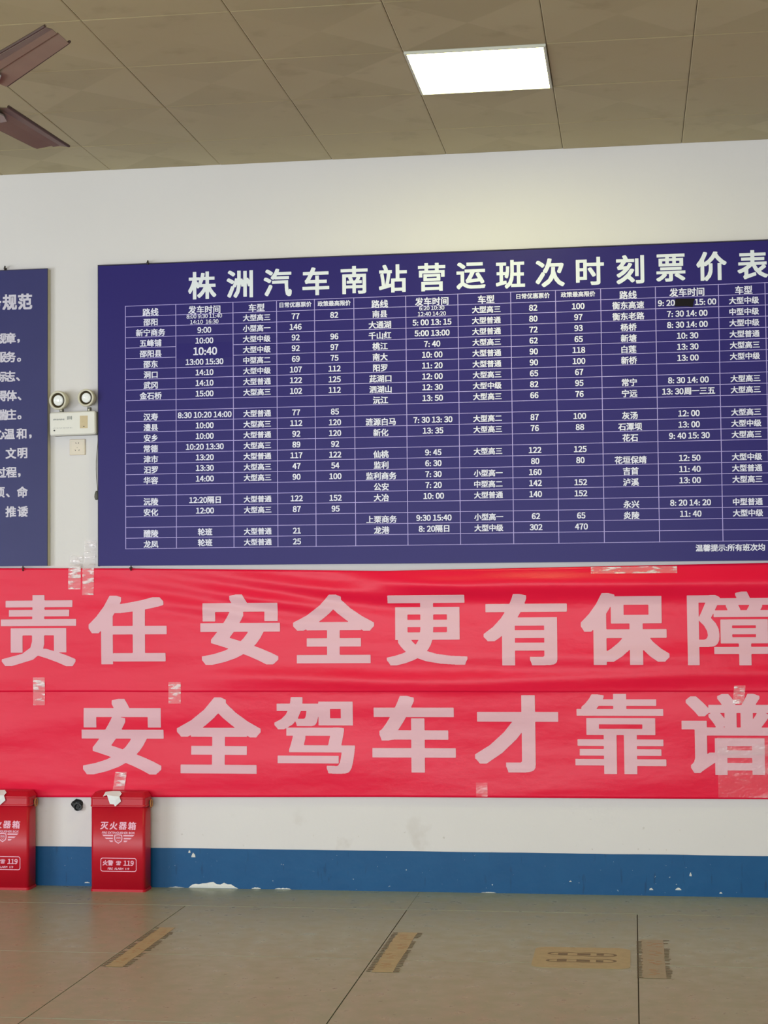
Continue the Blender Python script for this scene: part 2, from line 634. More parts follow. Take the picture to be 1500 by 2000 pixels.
_cm = {}
rest = MB()
cxs = [X0] + [CX + CP * k for k in range(-8, 12) if X0 + 0.02 < CX + CP * k < X1 - 0.02] + [X1]
cys = [0.0] + [CY - CP * k for k in range(0, 20) if CY - CP * k > YB + 0.02] + [YB]
for i in range(len(cxs) - 1):
    for j in range(len(cys) - 1):
        xa, xb, ya, yb = cxs[i], cxs[i + 1], cys[j], cys[j + 1]
        cx, cy = (xa + xb) / 2, (ya + yb) / 2
        if abs(cx + 0.615) < 0.05 and abs(cy + 1.379) < 0.05:
            continue                                           # the lamp sits in this bay
        w, d = xb - xa - 2 * cg, ya - yb - 2 * cg
        if -4.6 < cx < 2.2 and cy > -5.5:
            k = (round(w, 3), round(d, 3))
            if k not in _cm:
                _cm[k] = ceil_mesh(w, d)
            o = bpy.data.objects.new('ceiling_tile', _cm[k])
            COL.objects.link(o)
            o.location = (cx, cy, H)
            o.rotation_euler = (random.uniform(-1, 1) * 0.002, random.uniform(-1, 1) * 0.002, 0)
            o.parent = ceiling
        else:
            rest.box(cx - w / 2, cx + w / 2, cy - d / 2, cy + d / 2, H, H + 0.012)
tag(rest.build('far_ceiling_tiles', M['cplain'], ceiling), kind='stuff')

# ---- blue painted skirting along the front wall, with chips of bare plaster
mb = MB()
n = 160
top, fr = [], []
xsk = [X0 + (X1 - X0) * k / n for k in range(n + 1)]
for x in xsk:
    zt = 0.2035 + 0.0022 * noise.noise(Vector((x * 3, 0, 0))) + 0.001 * noise.noise(Vector((x * 17, 3, 0)))
    top.append(zt)
vs, fs = [], []
for x, zt in zip(xsk, top):
    vs += [(x, -0.005, 0), (x, -0.005, zt - 0.001), (x, -0.003, zt), (x, 0.0, zt)]
for k in range(n):
    for q in range(3):
        a = k * 4 + q
        fs.append((a, a + 4, a + 5, a + 1))
mb.add(vs, fs)
skirt = tag(mb.build('baseboard_front', M['blue']), kind='structure')


def chip(x0, x1, z0, z1, seed, pts=14):
    mb = MB()
    rnd = random.Random(seed)
    up = [(x0 + (x1 - x0) * k / pts, z0 + (z1 - z0) * (math.sin(math.pi * k / pts) ** 0.5) * rnd.uniform(0.55, 1.0)) for k in range(pts + 1)]
    vs, fs = [], []
    for x, zz in up:
        vs += [(x, -0.0052, z0), (x, -0.0075, z0 + (zz - z0) * 0.5), (x, -0.0058, zz)]
    for k in range(pts):
        a = k * 3
        fs += [(a, a + 3, a + 4, a + 1), (a + 1, a + 4, a + 5, a + 2)]
    mb.add(vs, fs)
    return mb.build('plaster_chip', M['plaster'], skirt)


for c in ((-2.300, -2.035, 0.001, 0.036, 1), (-1.965, -1.915, 0.001, 0.010, 2), (-1.845, -1.755, 0.001, 0.009, 3),
          (-2.41, -2.32, 0.001, 0.006, 4), (-0.78, -0.70, 0.001, 0.006, 6), (0.19, 0.22, 0.03, 0.045, 8),
          (-2.284, -2.262, 0.158, 0.186, 9), (-2.300, -2.288, 0.180, 0.197, 10), (-2.70 - 0.16, -2.83, 0.016, 0.024, 11),
          (-0.335, -0.322, 0.062, 0.070, 12), (0.062, 0.082, 0.028, 0.042, 13), (0.405, 0.42, 0.016, 0.026, 14), (0.26, 0.272, 0.10, 0.12, 15)):
    chip(*c)

# ------------------------------------------------------------------ big timetable board
BY = -0.036
BX0, BX1, BZ0, BZ1 = -2.7725, 1.24, 1.668, 3.263
board = empty('timetable_board', (-2.7725, 0, 1.668),
              'wide dark blue timetable board with white title and lined table of bus departures', 'sign')
off = Vector(board.location)


def child(mbx, name, m, par, **k):
    """mesh given in world metres, re-based on its parent's location"""
    p = par
    base = Vector((0, 0, 0))
    while p is not None:
        base += Vector(p.location)
        p = p.parent
    mbx.v = [(v[0] - base.x, v[1] - base.y, v[2] - base.z) for v in mbx.v]
    return mbx.build(name, m, par, **k)


mb = MB()
vs, fs = [], []
n = 60
for k in range(n + 1):                                     # slightly wavy vinyl-covered panel
    x = BX0 + (BX1 - BX0) * k / n
    zt = BZ1 + 0.0025 * noise.noise(Vector((x * 2.3, 7, 0)))
    zb = BZ0 + 0.006 - 0.011 * (x - BX0) / 3.47
    vs += [(x, -0.004, zb), (x, BY, zb), (x, BY, zt), (x, -0.004, zt)]
for k in range(n):
    a = k * 4
    for q in range(4):
        fs.append((a + q, a + 4 + q, a + 4 + (q + 1) % 4, a + (q + 1) % 4))
fs += [(0, 1, 2, 3), (n * 4, n * 4 + 1, n * 4 + 2, n * 4 + 3)]
mb.add(vs, fs)
child(mb, 'panel', M['board'], board)
mb = MB()
mb.box(BX0 - 0.001, BX1 + 0.001, BY - 0.0012, -0.006, BZ1 + 0.0015, BZ1 + 0.0065)
mb.box(BX0 - 0.003, BX0, BY - 0.0012, -0.006, BZ0 + 0.004, BZ1 + 0.0065)
child(mb, 'edge_strip', M['rim'], board)

# title
TITLE = '株洲汽车南站营运班次时刻票价表'
for k, ch in enumerate(TITLE):
    vs_, fs_, bb = glyphs(ch)
    zc = 3.1405 + 0.0045 * max(0, (k - 8) / 6)
    mb = MB()
    em_ = 0.152
    w_, h_ = (bb[1] - bb[0] + 0.054) * em_, (bb[3] - bb[2] + 0.040) * em_
    gv, gf = solid_glyph(ch, w_, h_, 0.027 * em_, 0.020 * em_, 0.0015)
    gx, gz = -2.2067 + 0.20215 * k - w_ / 2, zc - h_ / 2
    mb.add([(gx + x, BY - 0.0008, gz + z) for x, z in gv], gf)
    mb.flat = True
    child(mb, 'title_character', M['white_ink'], board)

# table
cols = [-2.624, -2.35, -2.042, -1.809, -1.608, -1.401, -1.130, -0.860, -0.589, -0.361, -0.133, 0.141, 0.453, 0.682, 0.905, 1.12]
ZT, ZB, NR = 3.0440, 1.7620, 23


def rowz(r, x):
    zt = ZT + 0.0068 * (x + 2.63) / 3.1
    return zt + (ZB - zt) * r / NR if r > 0 else zt


T1 = [('路线', '发车时间', '车型', '日常优惠票价', '政策最高限价'),
      ('邵阳', '8:00 9:30 11:40|14:10  16:30', '大型高三', '77', '82'), ('新宁商务', '9:00', '小型高一', '146', ''),
      ('五峰铺', '10:00', '大型中级', '92', '96'), ('邵阳县', '10:40', '大型中级', '92', '97'),
      ('邵东', '13:00 15:30', '中型高二', '69', '75'), ('洞口', '14:10', '大型中级', '107', '112'),
      ('武冈', '14:10', '大型普通', '122', '125'), ('金石桥', '15:00', '大型高三', '102', '112'), None,
      ('汉寿', '8:30 10:20 14:00', '大型普通', '77', '85'), ('澧县', '10:00', '大型高三', '112', '120'),
      ('安乡', '10:00', '大型普通', '92', '120'), ('常德', '10:20 13:30', '大型高三', '89', '92'),
      ('津市', '13:20', '大型普通', '117', '122'), ('汨罗', '13:30', '大型高三', '47', '54'),
      ('华容', '14:00', '大型高三', '90', '100'), None, ('沅陵', '12:20隔日', '大型普通', '122', '152'),
      ('安化', '12:00', '大型高三', '87', '95'), None, ('醴陵', '轮班', '大型普通', '21', ''), ('龙凤', '轮班', '大型普通', '25', '')]
T2 = [('路线', '发车时间', '车型', '日常优惠票价', '政策最高限价'),
      ('南县', '6:20 10:30|12:40 14:20', '大型高三', '82', '100'), ('大通湖', '5: 00 13: 15', '大型普通', '80', '97'),
      ('千山红', '5:00 13:00', '大型普通', '72', '93'), ('桃江', '7: 40', '大型高三', '62', '65'),
      ('南大', '10: 00', '大型普通', '90', '118'), ('阳罗', '11: 20', '大型普通', '90', '100'),
      ('茈湖口', '12: 00', '大型高三', '65', '67'), ('泗湖山', '12: 30', '大型中级', '82', '95'),
      ('沅江', '13: 50', '大型高三', '66', '76'), None, ('涟源白马', '7: 30 13: 30', '大型高二', '87', '100'),
      ('新化', '13: 35', '大型高三', '76', '88'), None, ('仙桃', '9: 45', '大型高三', '122', '125'),
      ('监利', '6: 30', '', '80', '80'), ('监利商务', '7: 30', '小型高一', '160', ''), ('公安', '7: 20', '中型高二', '142', '152'),
      ('大冶', '10: 00', '大型普通', '140', '152'), None, ('上栗商务', '9:30 15:40', '小型高一', '62', '65'),
      ('龙港', '8: 20隔日', '大型中级', '302', '470'), None]
T3 = [('路线', '发车时间', '车型'), ('衡东高速', '9: 20          15: 00', '大型中级'), ('衡东老路', '7: 30 14: 00', '中型中级'),
      ('杨桥', '8: 30 14: 00', '大型中级'), ('新塘', '10: 30', '大型普通'), ('白莲', '13: 30', '大型高三'),
      ('新桥', '13: 00', '大型中级'), None, ('常宁', '8: 30 14: 00', '大型高三'), ('宁远', '13: 30周一三五', '大型高三'), None,
      ('灰汤', '12: 00', '大型高三'), ('石潭坝', '13: 00', '大型中级'), ('花石', '9: 40 15: 30', '大型高三'), None,
      ('花垣保靖', '12: 50', '大型中级'), ('吉首', '11: 40', '大型普通'), ('泸溪', '13: 00', '大型高三'), None,
      ('永兴', '8: 20 14: 20', '中型普通'), ('炎陵', '11: 40', '大型中级'), None, None]
TY = BY - 0.0012
txt = MB()
for T, c0 in ((T1, 0), (T2, 5), (T3, 10)):
    for r, row in enumerate(T):
        if not row:
            continue
        for c, s in enumerate(row):
            if not s:
                continue
            xa, xb = cols[c0 + c], cols[c0 + c + 1]
            x = (xa + xb) / 2
            if c == 2:
                x += 0.010
            zc = (rowz(r, x) + rowz(r + 1, x)) / 2 - 0.001
            if r == 0 and c < 3:
                zc -= 0.004
            if c == 0:
                zc -= 0.004
            if c0 == 0 and c == 4:
                zc -= 0.001
            if '|' in s:
                a, b = s.split('|')
                write(txt, a, x, zc + 0.0175, 0.028, TY, 0.024, 0.014, vcen=0.367)
                write(txt, b, x, zc - 0.0125, 0.028, TY, 0.024, 0.014, vcen=0.367)
            elif r == 0 and c >= 3:
                write(txt, s, x, zc + 0.005, 0.0290, TY, 0.030, 0.020, vcen=0.38)
            elif r == 0:
                write(txt, s, x, zc, 0.0440, TY, 0.028, 0.020, vcen=0.38)
            elif s == '10:40':
                write(txt, s, x + 0.004, zc, 0.052, TY - 0.0005, 0.034, 0.024, vcen=0.367)
            elif c in (1, 3, 4):
                write(txt, s, x, zc, 0.039, TY, 0.034, 0.022, vcen=0.367)
            elif c == 2:
                write(txt, s, x, zc, 0.0370, TY, 0.030, 0.020, vcen=0.38)
            else:
                write(txt, s, x, zc, 0.0400, TY, 0.030, 0.020, vcen=0.38)
write(txt, '温馨提示:所有班次均', 0.319, 1.7290, 0.0370, TY, 0.030, 0.020, anchor='l', vcen=0.38)
txt.flat = True
tag(child(txt, 'table_lettering', M['cell_ink'], board), kind='stuff')

mb = MB()
LW = 0.0019
LY = BY - 0.0006
for c, x in enumerate(cols):
    mb.quad_xz(x - LW, x + LW, ZB - LW, rowz(0, x) + LW, LY - 0.0002)
for r in range(NR + 1):
    for c in range(len(cols) - 1):
        if c == 1 and r in (4, 5):
            continue
        xa, xb = cols[c] + LW, cols[c + 1] - LW
        za, zb = rowz(r, xa), rowz(r, xb)
        mb.add([(xa, LY, za - LW * 0.8), (xb, LY, zb - LW * 0.8), (xb, LY, zb + LW * 0.8), (xa, LY, za + LW * 0.8)], [(0, 1, 2, 3)])
mb.flat = True
tag(child(mb, 'table_grid', M['line_ink'], board), kind='stuff')
mb = MB()
mb.box(cols[1] + 0.004, cols[2] - 0.004, BY - 0.0010, BY, rowz(5, -2.2) - 0.010, rowz(3, -2.2) - 0.040)
tag(child(mb, 'correction_patch', M['patch'], board), 'blue vinyl patch under the larger 10:40')
mb = MB()
zr = (rowz(1, 0.3) + rowz(2, 0.3)) / 2
mb.add([(x, y, zz) for y in (BY - 0.0024, BY) for x, zz in ((0.236, zr - 0.020), (0.30, zr - 0.021), (0.325, zr - 0.026), (0.329, zr - 0.002), (0.336, zr + 0.017), (0.24, zr + 0.019))],
       [(0, 1, 2, 3, 4, 5), (6, 7, 8, 9, 10, 11)] + [(i, (i + 1) % 6, (i + 1) % 6 + 6, i + 6) for i in range(6)])
tag(child(mb, 'black_tape_strip', M['black_tape'], board), 'strip of black tape hiding one departure time')

# ------------------------------------------------------------------ board cut by the left edge
lb = empty('notice_board', (-3.0515, 0, 1.678), 'faded blue board of service rules in white characters at the left edge', 'sign')
LX0, LX1, LZ0, LZ1 = -5.05, -3.0515, 1.678, 3.258
mb = MB(); mb.box(LX0, LX1 - 0.0005, BY, -0.032, LZ0, LZ1)
child(mb, 'panel', M['lboard'], lb)
mb = MB()
vs, fs = [], []
n = 30
for k in range(n + 1):                                     # pale, slightly frayed side of the board
    z_ = LZ0 + (LZ1 - LZ0) * k / n
    w = 0.0012 * noise.noise(Vector((0, 5, z_ * 9)))
    vs += [(LX1 - 0.03, -0.032, z_), (LX1 + w, -0.032, z_), (LX1 + 0.003 + w, -0.002, z_), (LX1 - 0.03, -0.002, z_)]
for k in range(n):
    for q in range(4):
        a = k * 4
        fs.append((a + q, a + 4 + q, a + 4 + (q + 1) % 4, a + (q + 1) % 4))
fs += [(0, 1, 2, 3), (n * 4, n * 4 + 1, n * 4 + 2, n * 4 + 3)]
mb.add(vs, fs)
child(mb, 'board_side', M['edge'], lb)
mb = MB()
mb.box(LX0, LX1 + 0.001, BY - 0.001, BY + 0.002, LZ1, LZ1 + 0.004)
mb.box(LX1 - 0.0025, LX1 + 0.001, BY - 0.001, BY + 0.002, LZ0, LZ1)
child(mb, 'edge_strip', M['rim'], lb)


def lz(py):                                                # photo row of the faded lines -> height on the board
    return 1.678 + (1105 - py) * (3.2568 - 1.678) / (1105 - 526)


def lx(px):
    return -3.0522 + (px - 93) * 0.00277


RULES = [([('务', -14), ('规', 17), ('范', 48)], 588, 0.088), ([('规', 0), ('章', 19), (',', 35)], 659, 0), ([('服', 0), ('务', 19), ('。', 36)], 696, 0),
         ([('标', 0), ('志', 18), ('、', 34)], 734, 0), ([('得', 1), ('体', 21), ('、', 37)], 772, 0), ([('端', 1), ('庄', 20), ('。', 37)], 809, 0),
         ([('心', -3), ('温', 17), ('和', 41), (',', 59)], 847, 0), ([('文', 20), ('明', 43)], 885, 0), ([('过', 0), ('程', 21), (',', 37)], 922, 0),
         ([('项', -3), ('、', 14), ('命', 43)], 961, 0), ([('推', 20), ('诿', 44)], 999, 0)]
for line, py, em_t in RULES:
    mb = MB()
    for ch, px_ in line:
        if em_t:
            write(mb, ch, lx(px_), lz(py), em_t, BY - 0.0008, 0.036, 0.030, sx=0.92)
        elif ch in ',。、':
            write(mb, ch, lx(px_), lz(py + 6), 0.075 if ch == ',' else 0.062, BY - 0.0008, 0.03, 0.024)
        else:
            write(mb, ch, lx(px_), lz(py), 0.060, BY - 0.0008, 0.034, 0.026)
    mb.flat = True
    tag(child(mb, 'text_line', M['faded_ink'], lb), kind='stuff')

# ------------------------------------------------------------------ small iron hooks that hold the boards
for x, z_, lab, up in ((-2.503, 3.262, 'small dark hook on the top edge of the timetable board', 1),
                       (-3.292, 3.262, 'small dark hook on the top edge of the left notice board', 1),
                       (-3.189, 1.676, 'small dark hook under the bottom edge of the left notice board', -1),
                       (-2.598, 1.672, 'small dark hook under the bottom left of the timetable board', -1)):
    mb = MB()
    L = 0.022 * up
    tube(mb, [(x - 0.008, 0.0, z_ + L * 0.5), (x - 0.008, -0.020, z_ + L * 0.5), (x, -0.030, z_ + L), (x + 0.004, -0.041, z_ + L * 0.8),
              (x + 0.004, -0.042, z_ - L * 0.1)], 0.0035, 6)
    mb.box(x - 0.016, x - 0.001, -0.004, 0.0, z_ + L * 0.5 - 0.006, z_ + L * 0.5 + 0.006)
    tag(mb.build('board_hook', M['iron']), lab, 'hook', 'iron hooks holding the boards')


# ------------------------------------------------------------------ red banners
def fold(x, z_):
    """distance of the cloth from the wall (metres)"""
    d = 0.020
    d += 0.0085 * noise.noise(Vector((x * 0.9, 1.0, z_ * 4.5)))
    d += 0.0022 * noise.noise(Vector((x * 2.4, 5.0, z_ * 11)))
    # long diagonal tension folds running down from the upper left
    s = z_ + 0.16 * (x + 2.2)
    d += 0.0048 * math.sin(s * 62 + 1.5 * noise.noise(Vector((x, z_, 3)))) * math.exp(-((z_ - 1.52) / 0.12) ** 2) * math.exp(-((x + 1.75) / 0.75) ** 2)
    # sagging roll in the middle, just above the seam
    d += 0.012 * math.exp(-((z_ - 1.085 - 0.02 * math.sin(x * 1.7)) / 0.045) ** 2) * (0.5 + 0.5 * math.tanh((x + 2.1) / 0.3))
    # puffed top edge on the right
    k = 0.5 + 0.5 * math.tanh((x + 1.35) / 0.22)
    t = (z_ - 1.645) / 0.10
    if z_ > 1.40:
        d += 0.031 * k * math.exp(-((z_ - 1.555) / 0.058) ** 2)
    d += 0.010 * math.exp(-((z_ - 1.18) / 0.05) ** 2) * math.exp(-((x - 0.1) / 0.9) ** 2)
    d = max(0.007, d)
    return d if z_ > 0.56 else min(d, 0.020 + 0.1 * max(0, z_ - 0.50))


_fg = {}
GS = 0.011


def _fgv(i, j):
    k = (i, j)
    if k not in _fg:
        _fg[k] = fold(i * GS, j * GS)
    return _fg[k]


def foldq(x, z_):
    """the same cloth surface sampled on an 11 mm grid, so cloth and print follow each other exactly"""
    i, j = math.floor(x / GS + 1e-6), math.floor(z_ / GS + 1e-6)
    u, v = x / GS - i, z_ / GS - j
    return (_fgv(i, j) * (1 - u) + _fgv(i + 1, j) * u) * (1 - v) + (_fgv(i, j + 1) * (1 - u) + _fgv(i + 1, j + 1) * u) * v


def ztop(x):
    return 1.668 - 0.008 * (x + 3.32) / 0.7 if x < -2.62 else (1.660 - 0.028 * (x + 2.62) / 1.36 if x < -1.26 else 1.632 + 0.0195 * (x + 1.26) / 1.93)


def zseam(x):
    return 1.012 + 0.004 * noise.noise(Vector((x * 1.2, 9, 0)))


def zbot(x):
    return 0.4594 + 0.0192 * (x + 3.32) / 2.05 if x < -1.27 else 0.4786 + 0.0055 * (x + 1.27) / 1.92


def banner_mesh(fa, fb, x0, x1, y_extra, nx, nz):
    mb = MB()
    vs, fs = [], []
    for layer in (0, 1):
        for i in range(nx + 1):
            x = x0 + (x1 - x0) * i / nx
            za, zb = fa(x), fb(x)
            for j in range(nz + 1):
                zz = zb + (za - zb) * j / nz
                vs.append((x, -(foldq(x, zz) + y_extra) + 0.0012 * layer, zz))
    S = (nx + 1) * (nz + 1)
    for i in range(nx):
        for j in range(nz):
            a = i * (nz + 1) + j
            q = (a, a + nz + 1, a + nz + 2, a + 1)
            fs.append(q)
            fs.append(tuple(S + t for t in q[::-1]))
    rim = [i * (nz + 1) for i in range(nx + 1)] + [nx * (nz + 1) + j for j in range(1, nz + 1)] + \
          [i * (nz + 1) + nz for i in range(nx - 1, -1, -1)] + [j for j in range(nz - 1, 0, -1)]
    for k in range(len(rim)):
        a, b = rim[k], rim[(k + 1) % len(rim)]
        fs.append((a, a + S, b + S, b))
    mb.add(vs, fs)
    return mb


up = empty('slogan_banner', (-2.0, 0, 1.0), 'upper red cloth banner with pale pink characters, right under the timetable board', 'banner')
lo = empty('slogan_banner', (-2.0, 0, 0.46), 'lower red cloth banner with pale pink characters, above the white wall strip', 'banner')
child(banner_mesh(ztop, zseam, -5.2, 2.4, 0.0018, 330, 60), 'cloth', M['red_cloth'], up, smooth=True)
child(banner_mesh(lambda x: zseam(x) + 0.02, zbot, -5.2, 2.4, 0.0, 330, 50), 'cloth', M['red_cloth'], lo, smooth=True)


WEIGHT = {'障': (0.0135, 0.0058), '靠': (0.0145, 0.0055), '谱': (0.0145, 0.0060), '责': (0.0165, 0.0062), '驾': (0.0155, 0.0070), '更': (0.0165, 0.0070), '有': (0.0170, 0.0075)}


def banner_char(ch, box, par, extra):
    x0, z1, x1, z0 = box
    vs, fs = solid_glyph(ch, x1 - x0, z1 - z0, *WEIGHT.get(ch, (0.0175, 0.0085)), 0.0026)
    out = MB()
    out.add([(x0 + x, -(foldq(x0 + x, z0 + z) + extra) - 0.0020, z0 + z) for x, z in vs], fs)
    out.flat = True
    return child(out, 'printed_character', M['pink_ink'], par, smooth=True)


R1 = [('责', (-3.3132, 1.5237, -2.898, 1.1485)), ('任', (-2.8307, 1.5168, -2.4063, 1.1579)), ('安', (-2.2264, 1.517, -1.8035, 1.1537)),
      ('全', (-1.7364, 1.5128, -1.3106, 1.1603)), ('更', (-1.2464, 1.506, -0.8311, 1.1486)), ('有', (-0.7486, 1.5069, -0.3257, 1.1473)),
      ('保', (-0.259, 1.5079, 0.1812, 1.1485)), ('障', (0.2706, 1.5109, 0.7020, 1.1448))]
R2 = [('安', (-2.87, 0.9767, -2.4271, 0.5837)), ('全', (-2.3573, 0.9848, -1.9093, 0.5925)), ('驾', (-1.8369, 0.9876, -1.4163, 0.5959)),
      ('车', (-1.3253, 0.9929, -0.8972, 0.6045)), ('才', (-0.8015, 0.9955, -0.3769, 0.608)), ('靠', (-0.2944, 1.0032, 0.1569, 0.6039)),
      ('谱', (0.2342, 1.0032, 0.6800, 0.6022))]
for ch, bx_ in R1:
    banner_char(ch, bx_, up, 0.0018)
for ch, bx_ in R2:
    banner_char(ch, bx_, lo, 0.0)


# ------------------------------------------------------------------ clear tape
def tape(x0, x1, z0, z1, label, lean=0.0, key='tape', seed=0):
    mb = MB()
    nx, nz = max(3, int((x1 - x0) / 0.008)), max(3, int((z1 - z0) / 0.008))
    vs, fs = [], []
    for i in range(nx + 1):
        for j in range(nz + 1):
            u, v = i / nx, j / nz
            x = x0 + (x1 - x0) * u + lean * (v - 0.5)
            zz = z0 + (z1 - z0) * v
            over = ztop(x) - zz
            d = fold(x, zz) + 0.0030 if over > -0.002 else max(0.004, (fold(x, ztop(x)) + 0.003) * max(0, min(1, 1 + (over + 0.010) / 0.03)) ** 2)
            d += 0.0024 + 0.0015 * noise.noise(Vector((x * 60 + seed, 0, zz * 110)))
            vs.append((x, -d - 0.001, zz))
    for i in range(nx):
        for j in range(nz):
            a = i * (nz + 1) + j
            fs.append((a, a + nz + 1, a + nz + 2, a + 1))
    mb.add(vs, fs)
    mb.flat = True
    o = mb.build('clear_tape', M[key], smooth=False)
    tag(o, label, 'tape', 'clear tape on the banners')
    sol = o.modifiers.new('thickness', 'SOLIDIFY')
    sol.thickness = 0.0003
    return o


tape(-2.940, -2.872, 1.553, 1.731, 'shorter, left one of the paired tapes at the banner top between the boards', 0.006, seed=1)
tape(-2.862, -2.800, 1.522, 1.809, 'longer, right one of the paired tapes at the banner top between the boards', 0.008, seed=2)
tape(-3.134, -3.070, 0.944, 1.090, 'crinkled clear tape across the banner seam below the leftmost character', 0.0, seed=3)
tape(-2.398, -2.332, 0.953, 1.065, 'crinkled clear tape across the banner seam just right of the second character', 0.0, seed=4)
tape(-2.692, -2.630, 0.505, 0.598, 'clear tape on the banner above the right-hand red box', 0.014, seed=5)
tape(-0.203, 0.225, 1.606, 1.640, 'long horizontal clear tape along the banner top edge at right', 0.0, seed=6)
tape(-0.796, -0.738, 0.486, 0.556, 'small faint clear tape at the bottom edge of the lower banner', 0.0, 'film', seed=7)
tape(0.490, 0.545, 0.955, 1.045, 'short clear tape over the banner seam near the right edge', 0.01, seed=8)
tape(0.408, 0.672, 0.492, 0.790, 'broad clear film patch over the last character of the lower banner', 0.0, 'film', seed=9)

# ------------------------------------------------------------------ twin-head emergency light
em = empty('emergency_light', (-2.908, 0, 2.366), 'white emergency light with two round lamp heads between the boards', 'emergency light')


def rounded_panel(w, h, r, y0, y1, cx, cz, rot=0.0, bev=0.006):
    pr = rrect(w, h, r)
    pi = rrect(w - 2 * bev, h - 2 * bev, max(0.001, r - bev * 0.6))
    c, s = math.cos(rot), math.sin(rot)
    def P(l, y):
        return [(cx + x * c - z_ * s, y, cz + x * s + z_ * c) for x, z_ in l]
    mb = MB()
    mb.ring([P(pr, y0), P(pr, y1 + bev), P(pi, y1)])
    return mb


ROT = math.radians(0.9)
child(rounded_panel(0.252, 0.124, 0.012, -0.030, -0.064, -2.9055, 2.4275, ROT), 'front_cover', M['abs'], em)
tag(child(rounded_panel(0.250, 0.122, 0.010, 0.0, -0.030, -2.9035, 2.4275, ROT, 0.001), 'back_case', M['grey_plastic'], em), 'dark grey rear case')
mb = MB(); mb.box(-2.864, -2.822, -0.0652, -0.0635, 2.400, 2.466)
tag(child(mb, 'indicator_label', M['orange'], em), 'small orange label')
for x, z_, r in ((-2.842, 2.409, 0.003), (-3.004, 2.391, 0.0042)):
    mb = MB()
    a = [(x + r * math.cos(t), -0.0635, z_ + r * math.sin(t)) for t in [k * math.pi / 4 for k in range(8)]]
    mb.ring([a, [(p[0], -0.0675, p[2]) for p in a]])
    child(mb, 'button', M['black'], em)
mb = MB()
for x0, x1, z0, z1 in ((-3.010, -2.948, 2.445, 2.453), (-2.934, -2.906, 2.447, 2.466), (-3.010, -2.904, 2.402, 2.4055)):
    n = max(3, int((x1 - x0) / 0.006))
    for k in range(n):
        a = x0 + (x1 - x0) * k / n
        mb.quad_xz(a, a + (x1 - x0) / n * 0.72, z0 + 0.0008 * (k % 3), z1 - 0.001 * ((k + 1) % 2), -0.0648)
mb.flat = True
tag(child(mb, 'faint_print', M['print_grey'], em), kind='stuff')


def lamp_head(cx, cz, R, ax, az):
    """round lamp cup opening towards -Y, turned a little by ax / az"""
    N = 28
    rot = Matrix.Rotation(ax, 3, 'Z') @ Matrix.Rotation(az, 3, 'X')
    def L(r, y):
        return [tuple(Vector((cx, -0.052, cz)) + rot @ Vector((r * math.cos(t), y, r * math.sin(t)))) for t in [2 * math.pi * k / N for k in range(N)]]
    mb = MB()
    mb.ring([L(R * 0.45, 0.036), L(R * 0.80, 0.028), L(R * 0.98, 0.004), L(R, -0.020), L(R * 0.97, -0.026), L(R * 0.80, -0.026), L(R * 0.77, -0.020)], close=False)
    n0 = len(mb.v) - 7 * N
    mb.f.append(tuple(range(N))[::-1])
    h = child(mb, 'lamp_head', M['abs_yellow'], em, smooth=True)
    base = Vector(em.location)
    mb = MB()
    mb.ring([L(R * 0.785, -0.0215), L(R * 0.66, -0.010), L(R * 0.55, -0.006)], close=False)
    mb.f.append(tuple(2 * N + i for i in range(N)))
    mb.v = [(v[0] - base.x, v[1] - base.y, v[2] - base.z) for v in mb.v]
    mb.build('reflector', M['dark_cup'], h, smooth=True)
    mb = MB()
    mb.ring([L(R * 0.56, -0.008), L(R * 0.55, -0.017), L(R * 0.47, -0.020), L(R * 0.40, -0.0185), L(R * 0.30, -0.021), L(R * 0.12, -0.018)], close=False)
    mb.f.append(tuple(5 * N + i for i in range(N)))
    mb.v = [(v[0] - base.x, v[1] - base.y, v[2] - base.z) for v in mb.v]
    mb.build('bulb_glass', M['glass_white'], h, smooth=False)


lamp_head(-2.9795, 2.551, 0.0505, math.radians(-8), math.radians(4))
lamp_head(-2.8270, 2.5605, 0.0465, math.radians(-6), math.radians(2))
for x in (-2.972, -2.820):
    mb = MB(); mb.box(x - 0.0085, x + 0.0085, -0.052, -0.032, 2.486, 2.512)
    child(mb, 'swivel_stem', M['grey_plastic'], em)
    mb = MB(); mb.box(x - 0.004, x + 0.004, -0.054, -0.052, 2.494, 2.502)
    child(mb, 'stem_screw', M['abs_yellow'], em)

# ------------------------------------------------------------------ wall socket, power cord
so = empty('wall_socket', (-2.897, 0, 2.263), 'square cream wall socket just below the emergency light', 'socket')
child(rounded_panel(0.086, 0.086, 0.005, 0.0, -0.010, -2.8975, 2.306, 0, 0.003), 'face_plate', M['socket'], so)
mb = MB()
for dx, dz, rz in ((-0.007, 0.021, 0.5), (0.007, 0.021, -0.5), (-0.010, -0.017, 0.5), (0.010, -0.017, -0.5), (0, -0.003, 0)):
    w, h_ = (0.0018, 0.0032) if dz > 0 or rz == 0 else (0.0015, 0.0035)
    if rz == 0:
        w, h_ = 0.001, 0.002
    c, s = math.cos(rz), math.sin(rz)
    q = [(-w, -h_), (w, -h_), (w, h_), (-w, h_)]
    mb.add([(-2.8975 + dx + a * c - b * s, -0.0104, 2.306 + dz + a * s + b * c) for a, b in q], [(0, 1, 2, 3)])
mb.flat = True
tag(child(mb, 'pin_holes', M['black'], so), kind='stuff')
mb = MB()
mb.add([(x, -0.0101, z_) for x, z_ in ((-2.931, 2.273), (-2.864, 2.273), (-2.864, 2.339), (-2.931, 2.339), (-2.9295, 2.2745), (-2.8655, 2.2745), (-2.8655, 2.3375), (-2.9295, 2.3375))],
       [(0, 1, 5, 4), (1, 2, 6, 5), (2, 3, 7, 6), (3, 0, 4, 7)])
mb.flat = True
child(mb, 'plate_seam', M['abs_yellow'], so)

